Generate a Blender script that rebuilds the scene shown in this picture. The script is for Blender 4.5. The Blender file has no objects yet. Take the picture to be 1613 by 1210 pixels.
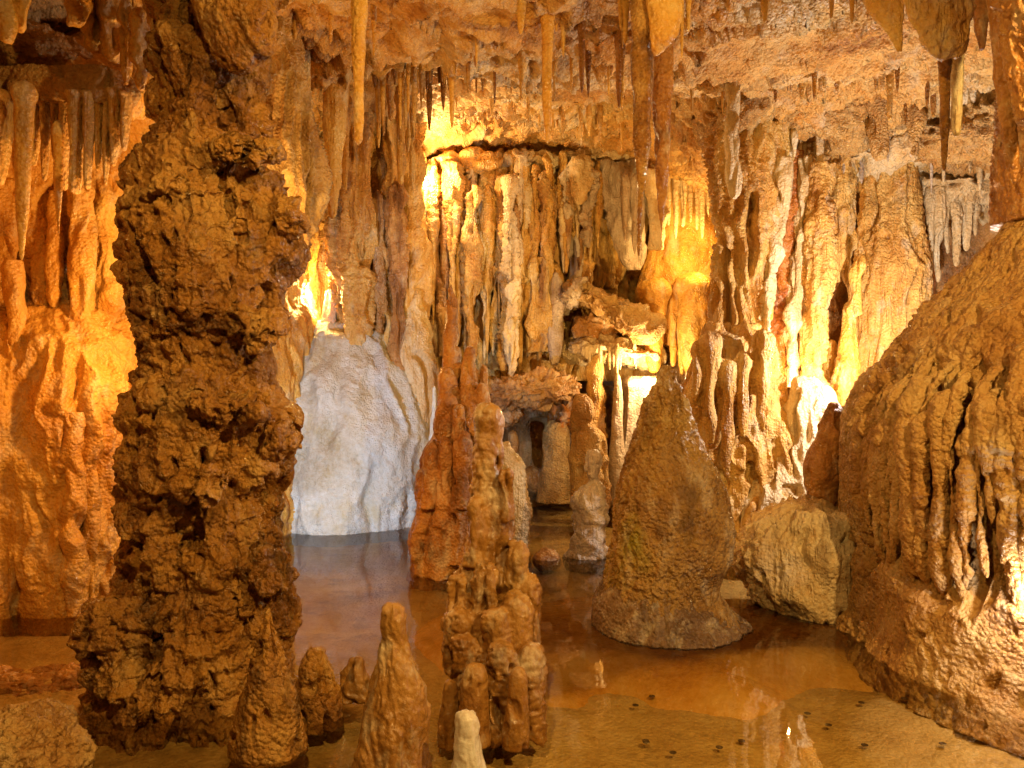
import bpy, math, random
import numpy as np

# ------------------------------------------------------------------ camera, world, lamps
scene = bpy.context.scene
KX = 0.643 / 806.5            # tangent per photograph pixel (the camera looks level along +Y)
EYE = 1.5

cam_d = bpy.data.cameras.new("camera")
cam = bpy.data.objects.new("camera", cam_d)
scene.collection.objects.link(cam)
cam.location = (0, 0, EYE)
cam.rotation_euler = (math.radians(90), 0, 0)
cam_d.sensor_width = 36
cam_d.lens = 18 / 0.643
cam_d.clip_start = 0.02
cam_d.clip_end = 200
scene.camera = cam

world = bpy.data.worlds.new("World")
scene.world = world
world.use_nodes = True
bg = world.node_tree.nodes["Background"]
bg.inputs[0].default_value = (1.0, 0.66, 0.36, 1)     # dim warm ambient fill, added for the open side of the shell
bg.inputs[1].default_value = 0.012

scene.view_settings.view_transform = 'Standard'
scene.view_settings.look = 'None'
scene.view_settings.exposure = 0.32
scene.view_settings.gamma = 1.0
scene.cycles.use_denoising = True
scene.cycles.max_bounces = 5
scene.cycles.diffuse_bounces = 2
scene.cycles.glossy_bounces = 3
scene.cycles.transparent_max_bounces = 6
scene.cycles.caustics_reflective = False
scene.cycles.caustics_refractive = False
scene.cycles.sample_clamp_indirect = 6.0


def P(px, py, Y):
    return np.array([(px - 806.5) * KX * Y, Y, EYE + (605 - py) * KX * Y])


def lamp(kind, px, py, Y, power, col, radius=0.05, aim=None, angle=110, blend=0.6):
    d = bpy.data.lights.new("cave_or_fill_lamp", kind)
    d.energy = power
    d.color = col
    d.shadow_soft_size = radius
    o = bpy.data.objects.new("cave_or_fill_lamp", d)
    p = P(px, py, Y)
    o.location = p
    if kind == 'SPOT':
        d.spot_size = math.radians(angle)
        d.spot_blend = blend
        from mathutils import Vector
        o.rotation_euler = (Vector(aim) - Vector(p)).to_track_quat('-Z', 'Y').to_euler()
    scene.collection.objects.link(o)
    return o


AMBER = (1.0, 0.50, 0.13)
WARM = (1.0, 0.63, 0.19)
SOFT = (1.0, 0.69, 0.31)
WHITE = (1.0, 0.92, 0.84)
COOL = (0.62, 0.79, 1.0)
# show-cave lamps tucked behind the formations, with added fill lamps among them
lamp('POINT', 300, 520, 4.85, 62, AMBER, 0.06)                  # behind the left column, on the left wall
lamp('POINT', 502, 462, 8.8, 50, WARM, 0.05)                   # behind the small stalagmite on the dome
lamp('POINT', 672, 272, 9.0, 75, SOFT, 0.05)                   # behind the tall fluted column
lamp('POINT', 1022, 590, 8.85, 60, SOFT, 0.05)                  # in the far alcove
lamp('POINT', 1100, 385, 8.85, 32, WARM, 0.05)  # fill lamp added to throw a bright patch above the alcove
lamp('POINT', 1246, 592, 7.05, 16, SOFT, 0.04)                  # behind the right column's foot
lamp('POINT', 1362, 590, 6.8, 26, SOFT, 0.05)                  # behind the right mound
lamp('POINT', 1455, 545, 5.9, 170, WHITE, 0.05)
lamp('POINT', 1625, 945, 3.55, 12, WHITE, 0.03)
lamp('SPOT', 1055, 740, 5.55, 330, WARM, 0.05, aim=P(830, 345, 9.6), angle=54)     # fill spot added behind the cone to brighten the fluted curtain
lamp('SPOT', 325, 900, 4.9, 330, COOL, 0.05, aim=P(560, 640, 8.4), angle=60)      # from behind the left column onto the white dome
lamp('POINT', 415, 330, 5.0, 14, WARM, 0.05)                    # unseen fill added behind the left column to lift the ceiling
lamp('POINT', 424, 500, 7.9, 26, WARM, 0.05)                    # added behind the left column to turn the dome's shoulder golden
# frontal fill spots, added out of view above the camera for the foreground
lamp('SPOT', 806 + 2.3 / KX / 1.0, 605 - 1.85 / KX / 1.0, 1.0, 430, WARM, 0.03, aim=(0.4, 4.6, 0.5), angle=112)
lamp('SPOT', 806 - 0.3 / KX / .9, 605 - 1.9 / KX / .9, .9, 215, WARM, 0.03, aim=(.4, 4.2, .5), angle=116)

# ------------------------------------------------------------------ noise
rng = np.random.default_rng(7)
PERM = rng.permutation(256).astype(np.int32)
PERM = np.concatenate([PERM, PERM])
G = rng.normal(size=(256, 3)).astype(np.float32)
G /= np.linalg.norm(G, axis=1)[:, None]
JIT = rng.random((256, 3)).astype(np.float32)


def perlin(p):
    p = np.asarray(p, np.float32)
    i = np.floor(p).astype(np.int32)
    f = p - i
    u = f * f * f * (f * (f * 6 - 15) + 10)
    i &= 255
    out = 0
    for dx in (0, 1):
        wx = u[:, 0] if dx else 1 - u[:, 0]
        hx = PERM[(i[:, 0] + dx) & 255]
        for dy in (0, 1):
            wy = u[:, 1] if dy else 1 - u[:, 1]
            hy = PERM[(hx + i[:, 1] + dy) & 255]
            for dz in (0, 1):
                wz = u[:, 2] if dz else 1 - u[:, 2]
                h = PERM[(hy + i[:, 2] + dz) & 255]
                g = G[h]
                out = out + wx * wy * wz * (g[:, 0] * (f[:, 0] - dx) + g[:, 1] * (f[:, 1] - dy) + g[:, 2] * (f[:, 2] - dz))
    return out * 1.5


def fbm(p, octaves=3):
    a, s, out = 1.0, 1.0, 0
    for k in range(octaves):
        out = out + a * perlin(p * s + 17.3 * k)
        a *= 0.5
        s *= 2.07
    return out


def cells(p):
    """distance to the nearest jittered lattice point"""
    p = np.asarray(p, np.float32)
    i = np.floor(p).astype(np.int32)
    f = p - i
    best = np.full(len(p), 9.0, np.float32)
    for dx in (-1, 0, 1):
        for dy in (-1, 0, 1):
            for dz in (-1, 0, 1):
                h = PERM[(PERM[(PERM[(i[:, 0] + dx) & 255] + i[:, 1] + dy) & 255] + i[:, 2] + dz) & 255]
                d = JIT[h] + np.array([dx, dy, dz], np.float32) - f
                best = np.minimum(best, (d * d).sum(1))
    return np.sqrt(best)


# relief recipes: (kind, cycles per 100 px, amplitude in px, vertical stretch, octaves/threshold)
STYLES = {
    'pillar': [('fbm', .7, 22, 1.0, 2), ('ledge', .8, 20, 2.8, 3), ('cell', 1.9, 18, .8), ('flute', 3.4, 10, .3, 2), ('cell', 5, 9, .6), ('cell', 10, 5, .8), ('fbm', 14, 4, 1, 2), ('pit', 3.0, 46, .34, .38), ('pit', 7, 22, .5, .34)],
    'crinkle': [('fbm', 1.1, 9, .7, 2), ('flute', 4.2, 14, .10, 2), ('ridge', 9, 5.0, 1.7, 2), ('pit', 5, 18, .16, .3)],
    'flute': [('fbm', .8, 7, .6, 2), ('flute', 3.4, 26, .08, 2), ('fbm', 8, 2.6, .8, 2), ('cell', 9, 2, .6)],
    'smooth': [('fbm', 1.6, 5, .6, 2), ('flute', 5, 2.2, .15, 2), ('fbm', 9, 1.2, 1, 2)],
    'straw': [('fbm', 3, 2.2, .5, 2), ('fbm', 12, 1.0, 1.6, 1)],
    'lumpy': [('fbm', 1.2, 10, .8, 2), ('cell', 3.2, 13, .75), ('cell', 8, 4, .9), ('fbm', 12, 2, 1, 2), ('pit', 5, 16, .5, .3)],
    'drip': [('fbm', 1.0, 10, .6, 2), ('flute', 3.2, 13, .22, 2), ('cell', 4.5, 9, .45), ('cell', 10, 3, .8), ('pit', 4, 16, .3, .28)],
    'popcorn': [('fbm', 1.0, 12, .8, 2), ('cell', 5.5, 7, .9), ('cell', 11, 4.5, .9), ('fbm', 16, 1.5, 1, 1)],
    'mound': [('fbm', .8, 20, .8, 3), ('cell', 3.0, 9, .9), ('cell', 6, 8, .8), ('cell', 12, 4, .9), ('ridge', 4, 5, 1, 2), ('fbm', 16, 2, 1, 1), ('pit', 5, 12, .6, .34)],
    'curtain': [('fbm', 1.0, 14, .5, 2), ('flute', 5.5, 34, .05, 2), ('flute', 11, 12, .06, 1), ('ridge', 9, 3, 1.5, 2), ('pit', 6, 30, .08, .25)],
    'gnarl': [('fbm', 1.2, 8, .8, 2), ('flute', 3.5, 5, .3, 2), ('cell', 5, 5, .7), ('ridge', 7, 4, 1.2, 3), ('cell', 12, 2.5, .9), ('pit', 4, 22, .6, .34)],
    'rock': [('fbm', .9, 24, .9, 3), ('ridge', 2.4, 16, 1.6, 3), ('cell', 5, 6, .8), ('fbm', 9, 5, 1.2, 2), ('pit', 4, 14, .6, .34)],
    'wall': [('fbm', .5, 26, .8, 3), ('flute', 2.0, 16, .16, 2), ('cell', 4, 8, .6), ('cell', 9, 3, .8), ('fbm', 10, 3, 1, 2), ('pit', 3.5, 16, .25, .3)],
    'dome': [('fbm', .7, 10, .7, 2), ('flute', 2.2, 6, .3, 2), ('ridge', 7, 1.2, 3.0, 3), ('fbm', 12, 1.3, 2.4, 2), ('cell', 14, 1.2, 2)],
    'bark': [('fbm', 1.0, 9, .7, 2), ('ledge', .7, 4, 3.5, 2), ('ridge', 5.5, 8, .8, 3), ('cell', 10, 5, .7), ('flute', 3.5, 5, .25, 2), ('fbm', 16, 2.2, 1, 2)],
    'ceiling': [('fbm', .45, 26, 1, 3), ('ridge', 1.3, 24, 2.0, 3), ('cell', 5, 7, 1), ('fbm', 9, 7, 1, 3), ('pit', 3, 20, 1, .34)],
    'bed': [('fbm', .6, 4, 1, 3), ('fbm', 6, 1.2, 1, 2)],
}


def relief(p, style, unit, gain=1.0, seed=0.0):
    d = np.zeros(len(p), np.float32)
    px = unit / 100
    q = (p / unit + np.float32(seed)).astype(np.float32)
    wq = q * np.float32(1.7)
    q = q + np.float32(.16) * np.stack([perlin(wq), perlin(wq + 31.7), perlin(wq + 63.1)], 1)
    patch = np.clip(.75 + 1.6 * perlin(q * np.float32(.5) + 91.3), .12, 1.4)
    for c in STYLES[style]:
        kind, f, a, zs = c[0], c[1], c[2] * px * gain, c[3]
        r = q * np.array([f, f, f * zs], np.float32)
        if kind in ('fbm', 'ledge', 'flute'):
            n = fbm(r, c[4])
            if kind == 'flute':
                n = (0.33 - np.abs(n)) * 1.6
            d += a * n
        elif kind == 'ridge':
            d += a * patch * (0.35 - np.abs(fbm(r, c[4]))) * 1.5
        elif kind == 'cell':
            d += a * patch * (0.52 - cells(r))
        elif kind == 'pit':
            d -= a * np.clip((fbm(r, 1) - c[4]) * 4, 0, 1)
    return d


def catmull(t, xs, ys):
    """smooth interpolation of the table xs -> ys (ys may have columns)"""
    xs = np.asarray(xs, float)
    ys = np.asarray(ys, float)
    m = np.gradient(ys, xs, axis=0) if len(xs) > 2 else np.repeat((ys[1:] - ys[:-1]) / (xs[1] - xs[0]), 2, axis=0)
    i = np.clip(np.searchsorted(xs, t, side='right') - 1, 0, len(xs) - 2)
    h = (xs[i + 1] - xs[i])
    u = (t - xs[i]) / h
    if ys.ndim > 1:
        u, h = u[:, None], h[:, None]
    return ((2 * u**3 - 3 * u**2 + 1) * ys[i] + (u**3 - 2 * u**2 + u) * h * m[i] + (-2 * u**3 + 3 * u**2) * ys[i + 1] + (u**3 - u**2) * h * m[i + 1])


# ------------------------------------------------------------------ mesh objects
TRIS = [0]


def mesh_object(name, co, quads, tris, mat, parent=None, origin=None):
    me = bpy.data.meshes.new(name)
    o3 = np.zeros(3) if origin is None else np.asarray(origin, float)
    co = (co - o3).astype(np.float32)
    me.vertices.add(len(co))
    me.vertices.foreach_set('co', co.ravel())
    nq, nt = len(quads), len(tris)
    idx = np.concatenate([np.asarray(quads, np.int32).ravel(), np.asarray(tris, np.int32).ravel()])
    me.loops.add(len(idx))
    me.loops.foreach_set('vertex_index', idx.astype(np.int32))
    start = np.concatenate([np.arange(nq) * 4, nq * 4 + np.arange(nt) * 3]).astype(np.int32)
    me.polygons.add(nq + nt)
    me.polygons.foreach_set('loop_start', start)
    me.update(calc_edges=True)
    me.shade_smooth()
    me.materials.append(mat)
    TRIS[0] += nq * 2 + nt
    ob = bpy.data.objects.new(name, me)
    scene.collection.objects.link(ob)
    ob.location = o3
    if parent is not None:
        ob.parent = parent
        ob.location = o3 - np.array(parent.location)
    return ob


def tag(o, label=None, cat=None, group=None, kind=None):
    for key, v in (('label', label), ('category', cat), ('group', group), ('kind', kind)):
        if v:
            o[key] = v
    return o


def grid_normals(g, wrap):
    if wrap:
        dj = np.roll(g, -1, 1) - np.roll(g, 1, 1)
    else:
        dj = np.gradient(g, axis=1)
    di = np.gradient(g, axis=0)
    n = np.cross(di, dj)
    n /= np.linalg.norm(n, axis=2)[:, :, None] + 1e-9
    return n


SEED = [0.0]


def form(name, rows, Y, mat, style='lumpy', dr=1.0, gain=1.0, res=2.6, parent=None, label=None, cat=None, group=None,
         lean=0.0, seed=None, extra=None, unit=None, square=0.0, coarse=1.0):
    """A solid standing round a vertical axis: rows (py, left, right[, depth shift]) give its outline at depth Y,
    so each row becomes a real horizontal section of real size."""
    rows = sorted([tuple(r) + ((0.0,) if len(r) == 3 else ()) for r in rows])
    m = KX * Y
    t = np.array([r[0] for r in rows], float)
    tab = np.array([[(r[1] + r[2]) / 2, max((r[2] - r[1]) / 2, .5), r[3]] for r in rows], float)
    H = (t[-1] - t[0])
    rmax = tab[:, 1].max()
    st = res * coarse
    n = int(np.clip(H / st, 8, 900))
    seg = int(np.clip(2 * math.pi * rmax * (1 + dr) / 2 / st, 10, 900))
    ts = np.linspace(t[0], t[-1], n)
    v = catmull(ts, t, tab)
    v[:, 1] = np.maximum(v[:, 1], .4)
    th = np.linspace(0, 2 * math.pi, seg, endpoint=False)
    cx = (v[:, 0] - 806.5) * m
    R = v[:, 1] * m
    c, s = np.cos(th), np.sin(th)
    if square:
        k = 1 / np.maximum(np.abs(c), np.abs(s))
        c, s = c * (1 + square * (k - 1)), s * (1 + square * (k - 1))
    g = np.zeros((n, seg, 3), np.float32)
    g[:, :, 0] = cx[:, None] + R[:, None] * c[None]
    g[:, :, 1] = Y + v[:, 2][:, None] + R[:, None] * dr * s[None]
    g[:, :, 2] = (EYE + (605 - ts) * m)[:, None]
    unit = unit or m * 100
    SEED[0] += 3.71
    sd = SEED[0] if seed is None else seed
    nr = grid_normals(g, True)
    flat = g.reshape(-1, 3)
    fade = np.clip(v[:, 1] / 6.5, .18, 1.0)[:, None] * np.ones((1, seg))
    d = relief(flat, style, unit, gain, sd) * fade.ravel()
    flat2 = flat + nr.reshape(-1, 3) * d[:, None]
    if extra is not None:
        flat2 = extra(flat2, nr.reshape(-1, 3))
    top, bot = flat2[:seg].mean(0), flat2[-seg:].mean(0)
    co = np.concatenate([flat2, top[None], bot[None]])
    I, J = np.meshgrid(np.arange(n - 1), np.arange(seg), indexing='ij')
    J2 = (J + 1) % seg
    q = np.stack([I * seg + J, (I + 1) * seg + J, (I + 1) * seg + J2, I * seg + J2], -1).reshape(-1, 4)
    a = np.arange(seg)
    b = (a + 1) % seg
    tt = np.concatenate([np.stack([np.full(seg, n * seg), a, b], 1), np.stack([(n - 1) * seg + b, (n - 1) * seg + a, np.full(seg, n * seg + 1)], 1)])
    ob = mesh_object(name, co, q, tt, mat, parent, origin=bot)
    return tag(ob, label, cat, group)


def sheet(name, ctrl, mat, style, unit, res, gain=1.0, flip=False, kind='structure', parent=None, seed=None, extra=None, cols=None, rws=None):
    """A rock face through a table of control points (rows x columns x 3)."""
    ctrl = np.asarray(ctrl, float)
    nr_, nc_ = ctrl.shape[:2]
    lu = np.linalg.norm(np.diff(ctrl, axis=1), axis=2).sum(1).max()
    lv = np.linalg.norm(np.diff(ctrl, axis=0), axis=2).sum(0).max()
    nu, nv = int(np.clip(lu / res, 8, 1100)), int(np.clip(lv / res, 8, 900))
    u = np.linspace(0, nc_ - 1, nu)
    v = np.linspace(0, nr_ - 1, nv)
    a = catmull(v, np.arange(nr_), ctrl.reshape(nr_, -1)).reshape(nv, nc_, 3)
    a = np.transpose(a, (1, 0, 2)).reshape(nc_, -1)
    g = np.transpose(catmull(u, np.arange(nc_), a).reshape(nu, nv, 3), (1, 0, 2)).astype(np.float32)
    nrm = grid_normals(g, False)
    if flip:
        nrm = -nrm
    flat = g.reshape(-1, 3)
    SEED[0] += 3.71
    flat2 = flat + nrm.reshape(-1, 3) * relief(flat, style, unit, gain, SEED[0] if seed is None else seed)[:, None]
    if extra is not None:
        flat2 = extra(flat2, nrm.reshape(-1, 3))
    I, J = np.meshgrid(np.arange(nv - 1), np.arange(nu - 1), indexing='ij')
    q = np.stack([I * nu + J, (I + 1) * nu + J, (I + 1) * nu + J + 1, I * nu + J + 1], -1).reshape(-1, 4)
    if flip:
        q = q[:, ::-1]
    ob = mesh_object(name, flat2, q, np.zeros((0, 3), np.int32), mat, parent)
    return tag(ob, kind=kind)


def boulder(name, px, py, Y, rx, ry_m, rz, mat, style='rock', rot=0.0, gain=1.0, parent=None, label=None, cat=None, group=None, sharp=0.0, res=2.6):
    """A rounded block: half sizes rx, rz in pixels at depth Y, ry_m in metres, rolled by rot in the picture plane."""
    m = KX * Y
    n = int(np.clip(math.pi * max(rx, rz) / res, 16, 300))
    seg = 2 * n
    ph = np.linspace(0.02, math.pi - 0.02, n)[:, None]
    th = np.linspace(0, 2 * math.pi, seg, endpoint=False)[None]

    def pw(x):
        return np.sign(x) * np.abs(x) ** (1 - .7 * sharp)
    x = pw(np.sin(ph)) * pw(np.cos(th)) * rx * m
    y = pw(np.sin(ph)) * pw(np.sin(th)) * ry_m
    z = pw(np.cos(ph)) * rz * m + 0 * th
    ca, sa = math.cos(rot), math.sin(rot)
    c = P(px, py, Y)
    g = np.stack([c[0] + x * ca - z * sa, c[1] + y + 0 * x, c[2] + x * sa + z * ca], -1).astype(np.float32)
    nr = grid_normals(g, True).reshape(-1, 3)
    flat = g.reshape(-1, 3)
    SEED[0] += 3.71
    flat = flat + nr * relief(flat, style, m * 100, gain, SEED[0])[:, None]
    co = np.concatenate([flat, flat[:seg].mean(0)[None], flat[-seg:].mean(0)[None]])
    I, J = np.meshgrid(np.arange(n - 1), np.arange(seg), indexing='ij')
    J2 = (J + 1) % seg
    q = np.stack([I * seg + J, (I + 1) * seg + J, (I + 1) * seg + J2, I * seg + J2], -1).reshape(-1, 4)
    a = np.arange(seg)
    b = (a + 1) % seg
    tt = np.concatenate([np.stack([np.full(seg, n * seg), a, b], 1), np.stack([(n - 1) * seg + b, (n - 1) * seg + a, np.full(seg, n * seg + 1)], 1)])
    ob = mesh_object(name, co, q, tt, mat, parent, origin=[c[0], c[1], co[:, 2].min()])
    return tag(ob, label, cat, group)


# ------------------------------------------------------------------ materials
def stone(name, cols, rough=(.32, .62), bump=.5, scale=1.6, streak=.5, fine=1.0, spec=.5, moss=None, pop=.45, crust=(.66, .53, .36), stain=.5, groove=0.0):
    """calcite: a ramp of its own colours driven by blotches and vertical drip streaks, wet in patches"""
    mt = bpy.data.materials.new(name)
    mt.use_nodes = True
    nt = mt.node_tree
    N, L = nt.nodes, nt.links
    b = N['Principled BSDF']
    geo = N.new('ShaderNodeNewGeometry')

    def noise(sc, det, st=(1, 1, 1), rg=.6, dist=0.0):
        mp = N.new('ShaderNodeMapping')
        mp.inputs['Scale'].default_value = st
        n = N.new('ShaderNodeTexNoise')
        n.inputs['Scale'].default_value = sc
        n.inputs['Detail'].default_value = det
        n.inputs['Roughness'].default_value = rg
        n.inputs['Distortion'].default_value = dist
        L.new(geo.outputs['Position'], mp.inputs['Vector'])
        L.new(mp.outputs[0], n.inputs['Vector'])
        return n.outputs['Fac']

    def math_(op, a, c):
        n = N.new('ShaderNodeMath')
        n.operation = op
        for i, v in enumerate((a, c)):
            if isinstance(v, (int, float)):
                n.inputs[i].default_value = v
            else:
                L.new(v, n.inputs[i])
        return n.outputs[0]
    blot = noise(scale, 5, (1, 1, 1), .64, .6)
    strk = noise(scale * 4.2, 3, (1, 1, .10), .6)
    grain = noise(scale * 22, 2, (1, 1, 1), .65)
    f = math_('ADD', math_('MULTIPLY', blot, 1 - streak * .5), math_('MULTIPLY', strk, streak * .5))
    f = math_('ADD', math_('MULTIPLY', f, .78), math_('MULTIPLY', grain, .22))
    rp = N.new('ShaderNodeValToRGB')
    L.new(f, rp.inputs[0])
    el = rp.color_ramp.elements
    lo, hi = .33, .66
    el[0].position, el[0].color = lo, (*cols[0], 1)
    el[1].position, el[1].color = hi, (*cols[-1], 1)
    for i, c in enumerate(cols[1:-1], 1):
        e = el.new(lo + (hi - lo) * i / (len(cols) - 1))
        e.color = (*c, 1)
    col = rp.outputs[0]
    if moss:
        mx = N.new('ShaderNodeMix')
        mx.data_type = 'RGBA'
        ms = N.new('ShaderNodeMapRange')
        ms.inputs['From Min'].default_value = .60
        ms.inputs['From Max'].default_value = .72
        L.new(noise(1.1, 4, (1, 1, 1)), ms.inputs['Value'])
        L.new(ms.outputs[0], mx.inputs['Factor'])
        L.new(col, mx.inputs['A'])
        mx.inputs['B'].default_value = (*moss, 1)
        col = mx.outputs['Result']
    for src, lo_, hi_, colr, amt in ((noise(scale * 2.9 + .7, 4, (1, 1, .55), .7), .53, .70, crust, .62), (noise(scale * 1.9 + .3, 4, (1, 1, .45), .7), .56, .68, tuple(c * .45 for c in cols[0]), stain)):
        mr = N.new('ShaderNodeMapRange')
        mr.inputs['From Min'].default_value, mr.inputs['From Max'].default_value = lo_, hi_
        mr.inputs['To Max'].default_value = amt
        L.new(src, mr.inputs['Value'])
        m2 = N.new('ShaderNodeMix')
        m2.data_type = 'RGBA'
        L.new(mr.outputs[0], m2.inputs['Factor'])
        L.new(col, m2.inputs['A'])
        m2.inputs['B'].default_value = (*colr, 1)
        col = m2.outputs['Result']
    L.new(col, b.inputs['Base Color'])
    rr = N.new('ShaderNodeMapRange')
    rr.inputs['From Min'].default_value = .38
    rr.inputs['From Max'].default_value = .62
    rr.inputs['To Min'].default_value, rr.inputs['To Max'].default_value = rough
    L.new(noise(scale * 2.6, 2), rr.inputs['Value'])
    L.new(rr.outputs[0], b.inputs['Roughness'])
    b.inputs['Specular IOR Level'].default_value = spec
    # fine relief
    vo = N.new('ShaderNodeTexVoronoi')
    vo.inputs['Scale'].default_value = 46 * fine
    L.new(geo.outputs['Position'], vo.inputs['Vector'])
    h = math_('ADD', math_('MULTIPLY', noise(22 * fine, 5, (1, 1, .8), .72), 1.0), math_('MULTIPLY', vo.outputs['Distance'], -pop))
    if groove:
        h = math_('ADD', h, math_('MULTIPLY', noise(30, 3, (1, 1, .07), .6), groove))
    bp = N.new('ShaderNodeBump')
    bp.inputs['Strength'].default_value = bump
    bp.inputs['Distance'].default_value = .03 / fine
    L.new(h, bp.inputs['Height'])
    L.new(bp.outputs[0], b.inputs['Normal'])
    return mt


M_PILLAR = stone('brown_pillar_stone', [(.10, .034, .006), (.29, .115, .020), (.49, .225, .043), (.62, .34, .09)], (.12, .42), 1.2, 1.9, .35, crust=(.66, .40, .13), stain=.7)
M_GOLD = stone('golden_calcite', [(.26, .09, .016), (.56, .27, .055), (.72, .43, .12), (.82, .62, .30)], (.22, .55), .8, 1.9, .8, groove=1.6)
M_ORANGE = stone('orange_flowstone', [(.34, .12, .014), (.60, .28, .045), (.76, .42, .085), (.82, .55, .18)], (.15, .45), .7, 1.7, .5)
M_CREAM = stone('cream_calcite', [(.40, .19, .06), (.64, .42, .19), (.76, .58, .34), (.86, .76, .58)], (.22, .55), .75, 1.9, .8, groove=1.6)
M_LILAC = stone('pale_grey_calcite', [(.28, .15, .08), (.50, .36, .25), (.64, .51, .40), (.74, .64, .54)], (.28, .55), .75, 2.0, .8, groove=1.6)
M_WHITE = stone('white_flowstone', [(.40, .32, .20), (.56, .52, .45), (.66, .66, .65), (.75, .75, .74)], (.15, .36), .9, 1.2, .5, 1.3, .5, crust=(.54, .42, .20), stain=.3)
M_TIP = stone('white_tip_calcite', [(.50, .36, .24), (.70, .58, .48), (.80, .74, .68), (.86, .82, .78)], (.06, .25), .3, 4, .3, 1.2, .6, pop=.05, stain=.1)
M_RUST = stone('rust_brown_stone', [(.09, .03, .008), (.25, .09, .018), (.44, .19, .042), (.56, .30, .085)], (.16, .5), .7, 2.2, .4)
M_TAN = stone('tan_mound_stone', [(.24, .095, .020), (.48, .24, .065), (.62, .37, .13), (.74, .52, .24)], (.20, .52), 1.2, 1.9, .4, crust=(.70, .50, .27))
M_CONE = stone('brown_cone_stone', [(.12, .048, .011), (.29, .14, .034), (.45, .25, .068), (.57, .37, .135)], (.14, .44), 1.2, 2.0, .4, 1.0, .5, moss=(.30, .24, .02))
M_FOOT = stone('dark_foot_crust', [(.07, .035, .018), (.16, .085, .042), (.26, .15, .075), (.36, .22, .12)], (.12, .4), 1.0, 2.4, .2)
M_WET = stone('wet_amber_calcite', [(.11, .038, .008), (.29, .125, .026), (.45, .225, .058), (.58, .35, .13)], (.10, .42), .5, 2.6, .5, 1.2, .6, pop=.1)
M_CEIL = stone('ceiling_stone', [(.34, .12, .02), (.66, .32, .07), (.78, .48, .17), (.86, .68, .44)], (.35, .65), 1.0, 1.0, .0)
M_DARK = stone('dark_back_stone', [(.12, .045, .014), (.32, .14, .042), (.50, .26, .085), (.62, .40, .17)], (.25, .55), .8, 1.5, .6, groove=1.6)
M_RED = stone('red_brown_calcite', [(.13, .028, .006), (.32, .085, .014), (.50, .18, .032), (.62, .31, .08)], (.2, .5), .6, 1.8, .8)
M_BED = stone('pool_bed_silt', [(.27, .15, .035), (.44, .265, .072), (.55, .355, .115), (.66, .47, .20)], (.5, .8), .6, 2.2, .0, crust=(.6, .42, .17), stain=.45)
M_SHOAL = stone('wet_orange_mud', [(.45, .18, .02), (.62, .30, .045), (.72, .40, .09), (.78, .48, .14)], (.05, .22), .5, 1.8, .0, .7, .6, pop=.1, crust=(.7, .42, .12), stain=.2)
M_COIN = stone('tarnished_coin', [(.03, .018, .01), (.05, .03, .015), (.07, .04, .02)], (.3, .5), .1, 6, .0)


def water_material():
    mt = bpy.data.materials.new('pool_water')
    mt.use_nodes = True
    nt = mt.node_tree
    N, L = nt.nodes, nt.links
    N.remove(N['Principled BSDF'])
    out = N['Material Output']
    tr = N.new('ShaderNodeBsdfTransparent')
    tr.inputs[0].default_value = (.95, .90, .77, 1)
    gl = N.new('ShaderNodeBsdfGlossy')
    gl.inputs['Roughness'].default_value = .015
    fr = N.new('ShaderNodeFresnel')
    fr.inputs['IOR'].default_value = 1.36
    mx = N.new('ShaderNodeMixShader')
    geo = N.new('ShaderNodeNewGeometry')
    nz = N.new('ShaderNodeTexNoise')
    nz.inputs['Scale'].default_value = 5
    nz.inputs['Detail'].default_value = 2
    bp = N.new('ShaderNodeBump')
    bp.inputs['Strength'].default_value = .05
    bp.inputs['Distance'].default_value = .02
    L.new(geo.outputs['Position'], nz.inputs['Vector'])
    L.new(nz.outputs['Fac'], bp.inputs['Height'])
    L.new(bp.outputs[0], gl.inputs['Normal'])
    L.new(bp.outputs[0], fr.inputs['Normal'])
    L.new(fr.outputs[0], mx.inputs[0])
    L.new(tr.outputs[0], mx.inputs[1])
    L.new(gl.outputs[0], mx.inputs[2])
    L.new(mx.outputs[0], out.inputs['Surface'])
    return mt


M_WATER = water_material()

# ------------------------------------------------------------------ the setting: bed, water, ceiling, walls
xs, ys = np.linspace(-7, 8, 16), np.linspace(-2.5, 13, 18)


def bed_z(x, y):
    z = -0.11 - 0.08 * np.exp(-((x - 1.2)**2 + (y - 3.0)**2) / 1.2)
    z = z + 0.10 * np.exp(-(((x + 2.6) / 1.0)**2 + ((y - 4.1) / .35)**2))
    return z


def bed_extra(p, n):
    p[:, 2] += bed_z(p[:, 0], p[:, 1])
    return p


sheet('pool_bed', [[(x, y, 0.0) for x in xs] for y in ys], M_BED, 'bed', .6, .035, flip=True, extra=bed_extra)


def shoal_extra(p, n):
    r = np.sqrt(((p[:, 0] - .88) / 1.5)**2 + ((p[:, 1] - 5.0) / .85)**2) + .30 * fbm(p * np.array([1.3, 1.3, 0], np.float32), 2)
    p[:, 2] += -.007 - .55 * np.clip((r - .66) / 1.0, 0, 1)**1.6
    return p


sheet('mud_shoal', [[(x, y, 0.0) for x in np.linspace(-1.6, 3.2, 5)] for y in np.linspace(3.6, 6.6, 5)], M_SHOAL, 'bed', .25, .013, gain=.8, flip=True, extra=shoal_extra)
w = mesh_object('pool_water', np.array([(-7, -2.5, 0), (8, -2.5, 0), (8, 13, 0), (-7, 13, 0)], float), np.array([[0, 1, 2, 3]]), np.zeros((0, 3), int), M_WATER)
tag(w, kind='structure')


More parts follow.
